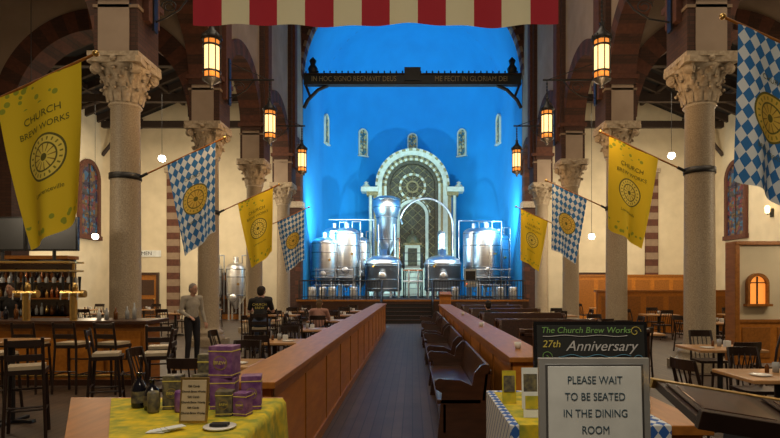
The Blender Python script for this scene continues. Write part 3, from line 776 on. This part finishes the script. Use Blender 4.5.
# ---------------------------------------------------------------- right side features
b=B()
b.bx(6.9,11.4,12.0,12.25,.95,2.55,cream); b.bx(6.9,11.4,11.97,12.28,0,.95,honey); b.bx(6.85,11.4,11.92,12.33,2.55,2.63,honeyd); b.bx(6.85,11.4,11.94,12.3,.9,.97,honeyd)
b.bx(6.84,6.94,11.93,12.32,0,2.6,honeyd)
for x in np.arange(7.0,11.3,.75): b.bx(x,x+.6,11.95,11.97,.15,.8,honeyd)
b.obj('booth_partition',bevel=.008)
window((7.32,11.99,1.30),0,.36,.60,lampband,honeyd,.05)
b=B(); b.bx(6.6,12.5,20.0,20.25,0,1.45,honey); b.bx(6.55,12.55,19.95,20.3,1.45,1.52,honeyd)
for x in np.arange(6.7,12.4,.8): b.bx(x,x+.6,19.98,20.0,.2,1.3,honeyd)
b.obj('panelled_partition')
b=B(); b.bx(7.9,13.5,27.0,27.2,0,2.1,honey); b.bx(7.85,13.55,26.95,27.25,2.1,2.2,honeyd)
for x in np.arange(8.0,13.3,.9): b.bx(x,x+.7,26.98,27.0,.3,1.95,honeyd)
b.obj('panelled_screen')
b=B(); b.bx(-.75,.75,-.35,0,0,.45,ceram)
for z in(.06,.1,.14): b.bx(-.7,.7,-.37,-.35,z,z+.02,steeld)
b.obj('wall_air_conditioner',(10.95,YA-.005,5.8))
b=B(); b.bx(-.3,.3,-.06,0,0,.22,blackp); b.bx(-.25,.25,-.07,-.06,.04,.18,redglow); b.obj('exit_sign',(-10.2,YA-.005,2.9))
def pendant(x,y,z,zt,e=120):
    b=B(); b.cyl((0,0,.12),(0,0,zt-z),.008,blackm,seg=6); b.lathe([(.03,.14),(.06,.12),(.15,0),(.14,0),(.05,.1)],(0,0,0),blackm,seg=16); b.ball((0,0,.0),(.13,.13,.12),bulb,seg=12)
    b.obj('pendant_lamp',(x,y,z))
    l=bpy.data.lights.new('pendant_light','POINT'); l.energy=e; l.color=(1,.82,.58); l.shadow_soft_size=.15
    o=bpy.data.objects.new('pendant_light',l); scene.collection.objects.link(o); o.location=(x,y,z-.25)
pendant(-8.9,20.0,6.2,11.2); pendant(9.2,20.0,6.3,11.2) 
for x,y,z in((7.0,22.0,3.6),(-12.4,22,3.6),(9.4,14.2,6.0)): pendant(x,y,z,9.8 if y<15 else 10.6)
pendant(8.7,10.2,3.5,9.8,90); pendant(-7.4,8.3,3.4,9.8,90)  # out-of-view pendants, added to brighten the booth wall and the bar
b=B()
b.cyl((0,0,-.2),(0,0,.2),.12,lampglow,seg=12); b.lathe([(.15,.2),(.05,.35),(0,.36)],(0,0,0),blackm,seg=12); b.lathe([(.14,-.2),(.05,-.28),(0,-.3)],(0,0,0),blackm,seg=12)
for i in range(6): a=i*pi/3; b.cyl((.13*math.cos(a),.13*math.sin(a),-.2),(.13*math.cos(a),.13*math.sin(a),.2),.01,blackm,seg=5)
b.cyl((0,0,.35),(0,0,5.6),.01,blackm,seg=6); b.obj('hanging_bar_lantern',(-9.35,13.8,4.05))
def sconce(x,y,z,a):
    b=B(); b.bx(-.08,.08,-.05,0,-.15,.2,blackm); b.tube([(0,-.05,0),(0,-.2,-.05),(0,-.2,0)],.015,blackm); b.lathe([(.05,0),(.09,.05),(.10,.25),(.06,.32),(0,.33)],(0,-.2,0),bulbw,seg=12)
    b.obj('wall_sconce',(x,y,z),(0,0,a))
sconce(-14.57,22.8,4.6,pi/2); sconce(14.57,22.8,4.6,-pi/2)

# ---------------------------------------------------------------- foreground left counter
b=B()
TZ=.95
def quad(x0b,x0f,x1,y0,y1): return [(x0f,y0),(x1,y0),(x1,y1),(x0b,y1)]
b.prism(quad(-2.22,-1.62,-.9,2.72,3.72),FZ,0,TZ-.05,honey); b.prism(quad(-2.28,-1.66,-.86,2.68,3.76),FZ,TZ-.05,TZ,honeyd)
b.prism(quad(-2.25,-1.64,-.88,2.70,3.74),FZ,0,.1,honeyd)
b.bx(-1.55,-.98,2.70,2.72,.15,.82,honeyd)
b.obj('host_counter',bevel=.006)
me=B(); nx,ny=40,36
Y0,Y1=2.665,3.70; X1=-.845; drop=.42
def cl(i,j):
    v=j/ny; t_=v*((Y1-Y0)+drop); y=Y1-min(t_,Y1-Y0); dy=max(0,t_-(Y1-Y0))
    XL=-1.98+(Y1-y)/(Y1-Y0)*.54
    u=i/nx; s_=u*((X1-XL)+drop)
    x=XL+min(s_,X1-XL); dx=max(0,s_-(X1-XL))
    z=TZ+.006-max(dx,dy)
    if dx>0: x+=.012+.02*(1+math.sin(y*16))*dx/drop
    if dy>0: y-=.012+.02*(1+math.sin(x*16))*dy/drop
    return (x,y,z)
vs=[cl(i,j) for j in range(ny+1) for i in range(nx+1)]
fs=[(j*(nx+1)+i,j*(nx+1)+i+1,(j+1)*(nx+1)+i+1,(j+1)*(nx+1)+i) for j in range(ny) for i in range(nx)]
me.add(vs,fs,clothy,True); me.obj('tablecloth')
T=TZ+.008
def carton(x,y,z,w,d,h,m,rot=0,label='BREW'):
    b=B(); b.bx(-w/2,w/2,-d/2,d/2,0,h,m); b.bx(-w/2-.002,w/2+.002,-d/2-.002,d/2+.002,h*.82,h*.86,yelchalk); b.bx(-w/2-.002,w/2+.002,-d/2-.002,d/2+.002,h*.08,h*.11,yelchalk)
    b.cyl((0,-d/2-.002,h*.48),(0,-d/2,h*.48),w*.30,altar_g,seg=20); b.cyl((0,-d/2-.003,h*.48),(0,-d/2,h*.48),w*.25,m,seg=20)
    o=b.obj('beer_carton',(x,y,z),(0,0,rot),bevel=.004); text('label',label,w*.2,(0,-d/2-.004,h*.48),(pi/2,0,0),yelchalk,o); return o
carton(-1.14,3.42,T,.145,.13,.185,purple,.1); carton(-1.14,3.42,T+.186,.145,.13,.19,purple,-.1)
carton(-.97,3.40,T,.115,.11,.20,purple,.2); carton(-1.30,3.5,T,.10,.10,.19,darkcan,-.1); carton(-1.44,3.40,T,.105,.1,.20,darkcan,.1); carton(-1.07,3.22,T,.09,.09,.14,darkcan,.1)
carton(-1.32,3.62,T,.10,.08,.30,darkcan,.1); carton(-.97,3.22,T,.08,.08,.13,purple,-.2)
b=B()
for i,(x,y) in enumerate(((-1.36,3.30),(-1.29,3.33),(-1.51,3.28),(-1.24,3.30))):
    b.lathe([(0,0),(.030,0),(.033,.008),(.033,.115),(.027,.124),(.026,.122),(0,.12)],(x,y,0),(purple,darkcan,darkcan,silver)[i],seg=16)
b.obj('beer_cans',(0,0,T))
for x,y,h in((-1.66,3.42,.21),(-1.555,3.36,.18)):
    b=B(); b.lathe([(0,0),(.042,0),(.045,.01),(.045,h*.55),(.035,h*.68),(.015,h*.8),(.014,h*.95),(.018,h*.96),(.018,h),(0,h)],(0,0,0),bottleg,seg=18); b.lathe([(.0455,h*.15),(.0455,h*.48)],(0,0,0),darkcan,seg=18); b.obj('beer_growler',(x,y,T))
b=B(); b.box((0,0,.125),(.15,.015,.24),brass,(-.12,0,0)); b.box((0,-.009,.125),(.13,.006,.215),seatc,(-.12,0,0)); b.box((0,.05,.08),(.03,.008,.17),brass,(.5,0,0))
o=b.obj('framed_notice',(-1.17,3.02,T),bevel=.002)
for k in range(6): text('line','Church Brew Works' if k%2 else 'Gift Cards',.015,(0,-.014-(.125-(.20-k*.028))*.12,.20-k*.028),(pi/2-.12,0,0),ink,o)
b=B(); b.lathe([(0,0),(.07,0),(.085,.012),(.08,.014),(0,.006)],(0,0,0),ceram,seg=24); b.box((0,0,.02),(.09,.05,.012),ink); b.obj('mint_dish',(-1.00,2.92,T))
b=B()
for i in range(5): b.box((i*.02-.04,i*.008,.003+i*.004),(.09,.055,.003),white,(0,0,i*.2)) 
b.obj('business_cards',(-1.25,2.84,T))

# ---------------------------------------------------------------- foreground right
b=B()
b.bx(.58,1.56,3.02,3.88,0,.90,honey); b.bx(.54,1.60,2.98,3.92,.90,.955,honeyd); b.bx(.56,1.58,3.0,3.9,0,.1,honeyd)
for x in(.66,1.12): b.bx(x,x+.38,3.0,3.02,.15,.8,honeyd)
b.obj('host_stand',bevel=.006)
b=B(); b.bx(.52,1.36,2.965,3.93,.957,.963,clothb); b.bx(.515,.525,2.965,3.93,.62,.96,clothb); b.bx(.52,1.36,2.955,2.965,.62,.96,clothb)
b.bx(.56,.80,2.95,3.86,.9635,.966,clothy); b.bx(.56,.80,2.945,2.953,.70,.966,clothy)
b.obj('diamond_tablecloth')
T2=.967
b=B() 
b.box((0,0,.26),(.69,.03,.50),blackp,(-.1,0,0)); b.box((0,-.012,.26),(.65,.02,.46),chalk,(-.1,0,0)); b.box((0,.1,.15),(.04,.02,.34),blackp,(.4,0,0)); b.bx(-.34,.34,-.06,.02,0,.02,blackp)
def sw(pts,m):
    b.tube([(x,-.026+(z-.26)*.1,z) for x,z in pts],.0022,m,seg=5)
for cx_,cz_,m_ in((-.27,.30,greenchalk),(.28,.28,bluechalk),(.27,.45,yelchalk),(-.28,.20,yelchalk)):
    sw([(cx_+.035*math.cos(t)*(1-t/9),cz_+.035*math.sin(t)*(1-t/9)) for t in np.linspace(0,8,20)],m_)
sw([(x,.305+.008*math.sin(x*40)) for x in np.linspace(-.2,.24,24)],bluechalk); sw([(x,.425+.004*math.sin(x*30)) for x in np.linspace(-.29,.22,20)],whitechalk)
o=b.obj('chalkboard_sign',(1.08,3.42,T2))
def ct(body,size,x,z,m,sh=0):
    t=text('chalk_text',body,size,(x,-.026+(z-.26)*.1,z),(pi/2-.1,0,0),m,o); t.data.shear=sh
ct('The Church Brew Works',.052,-.03,.458,greenchalk,.2); ct('Anniversary',.088,.06,.362,whitechalk,.35); ct('27th',.06,-.24,.375,yelchalk,.2); ct('~ celebration ~',.045,-.02,.265,bluechalk,.3)
b=B() 
b.box((0,0,1.10),(.515,.025,.52),silver,(-.06,0,0)); b.box((0,-.008,1.10),(.455,.02,.465),steeld,(-.06,0,0)); b.box((0,-.010,1.10),(.435,.02,.445),white,(-.06,0,0))
b.cyl((0,.03,0),(0,.03,.9),.02,silver); b.lathe([(0,0),(.19,0),(.19,.012),(.03,.03),(0,.03)],(0,.03,0),silver,seg=24)
o=b.obj('please_wait_sign',(.845,2.62,0),bevel=.003)
for k,t in enumerate(('PLEASE WAIT','TO BE SEATED','IN THE DINING','ROOM')):
    z=1.258-k*.076; text('sign_line',t,.050,(0,-.0215+(z-1.10)*.06,z),(pi/2-.06,0,0),signtext,o,sx=.86)
def card(x,y,w,h,m,m2,name='beer_poster',body=None):
    b=B(); b.box((0,0,h/2),(w,.008,h),m,(-.1,0,0)); b.box((0,-.005,h*.6),(w*.8,.004,h*.5),m2,(-.1,0,0)); b.box((0,.03,h*.3),(.03,.006,h*.6),m,(.3,0,0))
    o=b.obj(name,(x,y,T2))
    if body: text('t',body,w*.17,(0,-.012,h*.25),(pi/2-.1,0,0),ink,o)
card(.60,3.5,.085,.2,clothy,darkcan); card(.70,3.35,.10,.24,white,darkcan,body='BEER'); card(.66,3.12,.09,.14,white,clothy,'menu_card')
b=B()
b.M=Matrix.Translation((.07,0,-.085))
b.box((1.36,2.22,1.26),(.80,.42,.035),chairm,(.18,.16,0)); b.box((1.36,2.02,1.24),(.82,.03,.07),chairm,(.18,.16,0)); b.box((1.36,2.42,1.30),(.82,.025,.04),brass,(.18,.16,0))
for k in(-.2,.2): b.box((1.36+k,2.22,1.285-k*.16),(.34,.30,.008),chairm,(.18,.16,0)); b.box((1.36+k,2.22,1.290-k*.16),(.28,.24,.006),pewm,(.18,.16,0))
b.bx(1.22,1.5,2.1,2.34,.14,1.24,chairm); b.bx(1.1,1.62,1.98,2.46,.085,.15,chairm)
b.obj('menu_lectern',bevel=.006)
for y in(6.2,9.5,13): 
    b=B(); b.lathe([(0,0),(.03,0),(.04,.07),(.036,.07),(.0,.01)],(0,0,0),ceram,seg=16); b.obj('candle_cup',(1.16,y,1.001))

# ---------------------------------------------------------------- people
def person(name,loc,rz,J,shirt,pants,hairm,shoe,sleeve='short',hair='short',headyaw=0,vox=.011):
    prims=[]
    def cap(p0,p1,r0,r1,lab): prims.append(('c',lab,Vector(p0),Vector(p1),r0,r1))
    def ell(c,r,lab): prims.append(('e',lab,Vector(c),Vector(r)))
    pel=Vector(J['pelvis']); ch=Vector(J['chest']); nk=Vector(J['neck']); hd=Vector(J['head'])
    ell(pel,(.165,.115,.12),'pants'); mid=pel.lerp(ch,.45); ell(mid,(.145,.105,.17),'shirt'); ell(ch,(.165,.112,.18),'shirt'); cap(pel+Vector((0,0,.08)),ch,.12,.125,'shirt')
    cap(ch+Vector((0,0,.12)),nk,.075,.056,'shirt'); cap(nk-Vector((0,0,.02)),hd-Vector((0,0,.05)),.054,.05,'skin')
    for s,k in((-1,'l'),(1,'r')):
        sh=Vector(J['sh_'+k]); el=Vector(J['el_'+k]); wr=Vector(J['wr_'+k])
        cap(ch+Vector((s*.07,0,.11)),sh,.075,.062,'shirt')
        if sleeve=='long': cap(sh,el,.06,.045,'shirt'); cap(el,wr,.044,.034,'shirt')
        else:
            m_=sh.lerp(el,.7); cap(sh,m_,.062,.054,'shirt'); cap(m_,el,.045,.040,'skin'); cap(el,wr,.040,.026,'skin')
        d=(wr-el).normalized(); side=d.cross(Vector((0,0,1)))
        if side.length<.3: side=Vector((0,1,0))
        side=(side-d*side.dot(d)).normalized(); nrm=d.cross(side)
        for q in(-.02,0,.02): cap(wr+side*q*.6,wr+d*.085+side*q*1.3,.015,.014,'skin')
        for q,L_ in((-.032,.062),(-.011,.075),(.011,.070),(.031,.055)):
            a=wr+d*.088+side*q; c=a+d*L_*.55+nrm*.008; e=c+d*L_*.4+nrm*.022
            cap(a,c,.0095,.0088,'skin'); cap(c,e,.0088,.0078,'skin')
        a=wr+d*.03-side*.028; c=a+d*.035-side*.022+nrm*.01; cap(a,c,.012,.0105,'skin'); cap(c,c+d*.03+nrm*.012,.0105,.009,'skin')
        hp=Vector(J['hip_'+k]); kn=Vector(J['kn_'+k]); an=Vector(J['an_'+k]); toe=Vector(J['toe_'+k])
        cap(hp,kn,.092,.062,'pants'); cap(kn,an,.062,.046,'pants')
        cap(an-Vector((0,.0,.03)),toe,.045,.035,'shoe')
    Rh=Matrix.Rotation(headyaw,3,'Z')
    def H(v): return hd+Rh@Vector(v)
    ell(H((0,0,.02)),(.074,.09,.10),'skin'); ell(H((0,.03,-.045)),(.052,.055,.055),'skin'); ell(H((0,.068,-.075)),(.022,.018,.018),'skin')
    cap(H((0,.088,.015)),H((0,.107,-.018)),.010,.014,'skin')
    for s in(-1,1): ell(H((s*.077,-.005,-.005)),(.012,.02,.032),'skin')
    ell(H((0,-.018,.048)),(.082,.092,.088),'hair'); ell(H((0,-.045,-.005)),(.074,.062,.075),'hair')
    if hair=='long': cap(H((0,-.06,0)),H((0,-.07,-.17)),.07,.055,'hair')
    bb=B() 
    for p in prims:
        if p[0]=='c':
            bb.cyl(p[2],p[3],p[4],ink,r1=p[5],seg=14); bb.ball(p[2],p[4],ink,seg=14,rings=8); bb.ball(p[3],p[5],ink,seg=14,rings=8)
        else: bb.ball(p[2],tuple(p[3]),ink,seg=20,rings=12)
    tmp=bb.obj('tmp'); md=tmp.modifiers.new('r','REMESH'); md.mode='VOXEL'; md.voxel_size=vox; md.use_smooth_shade=True
    sm=tmp.modifiers.new('s','SMOOTH'); sm.factor=.5; sm.iterations=2
    bpy.context.view_layer.update(); dg=bpy.context.evaluated_depsgraph_get(); me=bpy.data.meshes.new_from_object(tmp.evaluated_get(dg)); bpy.data.objects.remove(tmp)
    labs=['skin','shirt','pants','hair','shoe']; mm={'skin':skin,'shirt':shirt,'pants':pants,'hair':hairm,'shoe':shoe}
    n=len(me.polygons); C=np.empty(n*3); me.polygons.foreach_get('center',C); C=C.reshape(-1,3)
    best=np.full(n,1e9); lab=np.zeros(n,int)
    for p in prims:
        if p[0]=='c':
            a=np.array(p[2]); d=np.array(p[3])-a; t=np.clip(((C-a)@d)/max(d@d,1e-9),0,1); dist=np.linalg.norm(C-a-t[:,None]*d,axis=1)-(p[4]+(p[5]-p[4])*t)
        else:
            r=np.array(p[3]); q=(C-np.array(p[2]))/r; dist=(np.linalg.norm(q,axis=1)-1)*r.min()
        k=dist<best; best[k]=dist[k]; lab[k]=labs.index(p[1])
    me.materials.clear()
    for l_ in labs: me.materials.append(mm[l_])
    me.polygons.foreach_set('material_index',lab.astype(np.int32)); me.polygons.foreach_set('use_smooth',[True]*n)
    o=inst(name,me,loc,(0,0,rz))
    f=B()
    for s in(-1,1): f.ball(H((s*.03,.078,.012)),(.012,.008,.008),ceram,seg=8,rings=6); f.ball(H((s*.03,.085,.012)),(.006,.004,.006),ink,seg=8,rings=6); f.box(H((s*.03,.084,.032)),(.03,.008,.006),hairm)
    f.ball(H((0,.084,-.045)),(.024,.008,.006),lipm,seg=10,rings=6)
    f.obj('face_features',parent=o)
    return o
def stand(arm=0):
    J=dict(pelvis=(0,0,.98),chest=(0,.01,1.30),neck=(0,.005,1.46),head=(0,.04,1.615),)
    for s,k in((-1,'l'),(1,'r')):
        J['sh_'+k]=(s*.185,0,1.42); J['hip_'+k]=(s*.085,0,.93); J['kn_'+k]=(s*.10,.03,.50); J['an_'+k]=(s*.11,-.01,.10); J['toe_'+k]=(s*.13,.15,.037)
        J['el_'+k]=(s*.245,-.02,1.15); J['wr_'+k]=(s*.25,.09,.92)
    return J
def sit(h,lean=.0,arms='table',leg=.44):
    J=dict(pelvis=(0,0,h+.11),chest=(0,.03+lean,h+.45),neck=(0,.04+lean*1.4,h+.60),head=(0,.08+lean*1.6,h+.745))
    for s,k in((-1,'l'),(1,'r')):
        J['sh_'+k]=(s*.185,.03+lean*1.2,h+.56); J['hip_'+k]=(s*.09,.03,h+.09); J['kn_'+k]=(s*.12,.44,h+.10); J['an_'+k]=(s*.12,.42,max(.1,h-leg+.08)); J['toe_'+k]=(s*.13,.56,max(.04,h-leg+.03))
        J['el_'+k]=(s*.25,.13+lean,h+.33); J['wr_'+k]=(s*.17,.37+lean,h+.36)
    return J
greysh=mat('taupe_shirt',(.42,.38,.31),.85,scale=20); blk=mat('black_tshirt',(.012,.012,.014),.85); dkp=mat('charcoal_trousers',(.02,.02,.025),.85); jean=mat('blue_jeans',(.04,.06,.12),.85)
hg=mat('grey_hair',(.30,.27,.24),.9); hb=mat('dark_brown_hair',(.02,.012,.008),.8); hl=mat('light_brown_hair',(.12,.07,.03),.8); pk=mat('pink_shirt',(.40,.22,.18),.85); shoe=mat('black_shoes',(.01,.01,.01),.4)
J=stand(); J['wr_r']=(.20,.24,1.05); J['el_r']=(.25,.0,1.14); J['head']=(0,.06,1.605)
person('standing_man',(-4.68,11.95,0),-pi+.9,J,greysh,dkp,hg,shoe,'long',headyaw=.2)
o=person('seated_man',(-3.25,12.0,0),.15,sit(.80,.05,leg=.62),blk,jean,hb,shoe)
text('shirt_print','CHURCH\nBREW',.07,(0,-.112,1.25),(pi/2,0,0),yelchalk,o)
stool(-3.25,12.02,.15)
person('seated_customer',(-3.55,13.6,0),pi-.3,sit(.80,.06,leg=.62),blk,dkp,hb,shoe)
stool(-3.55,13.6,pi-.3)
table(-3.42,12.82,.6,.42,.1,'high_top_table',1.02)
person('seated_woman',(-2.42,14.5,0),.0,sit(.47,.05),pk,jean,hl,shoe,hair='long')
person('seated_diner',(1.88,13.70,0),.2,sit(.45,.03),blk,dkp,hb,shoe)
person('bartender',(-7.75,10.9,0),pi,stand(),blk,dkp,hb,shoe)

# ---------------------------------------------------------------- lights
def area(name,loc,target,sx,sy,e,col):
    l=bpy.data.lights.new(name,'AREA'); l.shape='RECTANGLE'; l.size=sx; l.size_y=sy; l.energy=e; l.color=col
    o=bpy.data.objects.new(name,l); scene.collection.objects.link(o); o.location=loc
    o.rotation_euler=(Vector(target)-Vector(loc)).to_track_quat('-Z','Y').to_euler(); return o
area('nave_fill',(0,10,16),(0,10,0),6,14,760,(1,.82,.60))  # unseen area fill, added for the overall brightness of the nave
for s in(-1,1):
    area('transept_light',(s*10,21.8,8.6),(s*10.5,22,0),5,7,470,(1,.82,.58))
    area('transept_wall_wash',(s*9,22,4.5),(s*11,28.5,6.0),2,2,190,(1,.82,.58))
    area('aisle_light',(s*8.7,8,9.3),(s*8.7,8,0),4,8,240,(1,.77,.52))
area('entry_fill',(0,.6,5.8),(0,6,1.8),3,1.5,180,(1,.84,.62))  # added front fill, no real fixture; brightens the flags and foreground
for s in(-1,1):
    area('apse_uplight',(s*2.4,34.6,1.4),(s*2.0,39,10),1.0,.6,170,(.42,.80,1))
    area('apse_side_uplight',(s*4.4,28.9,4.6),(s*-1.5,39.5,12),.3,.3,620,(.42,.80,1))
area('apse_top_light',(0,30,11.3),(0,37,14),6,1,300,(.42,.82,1))
area('tank_fill',(0,26.3,7.0),(0,31.5,2.5),9,2.5,330,(1,.95,.88))  # added fill, no real fixture; lifts the kettles and tanks
w=bpy.data.worlds.new('world'); scene.world=w; w.use_nodes=True
w.node_tree.nodes['Background'].inputs[0].default_value=(.9,.7,.5,1); w.node_tree.nodes['Background'].inputs[1].default_value=.08
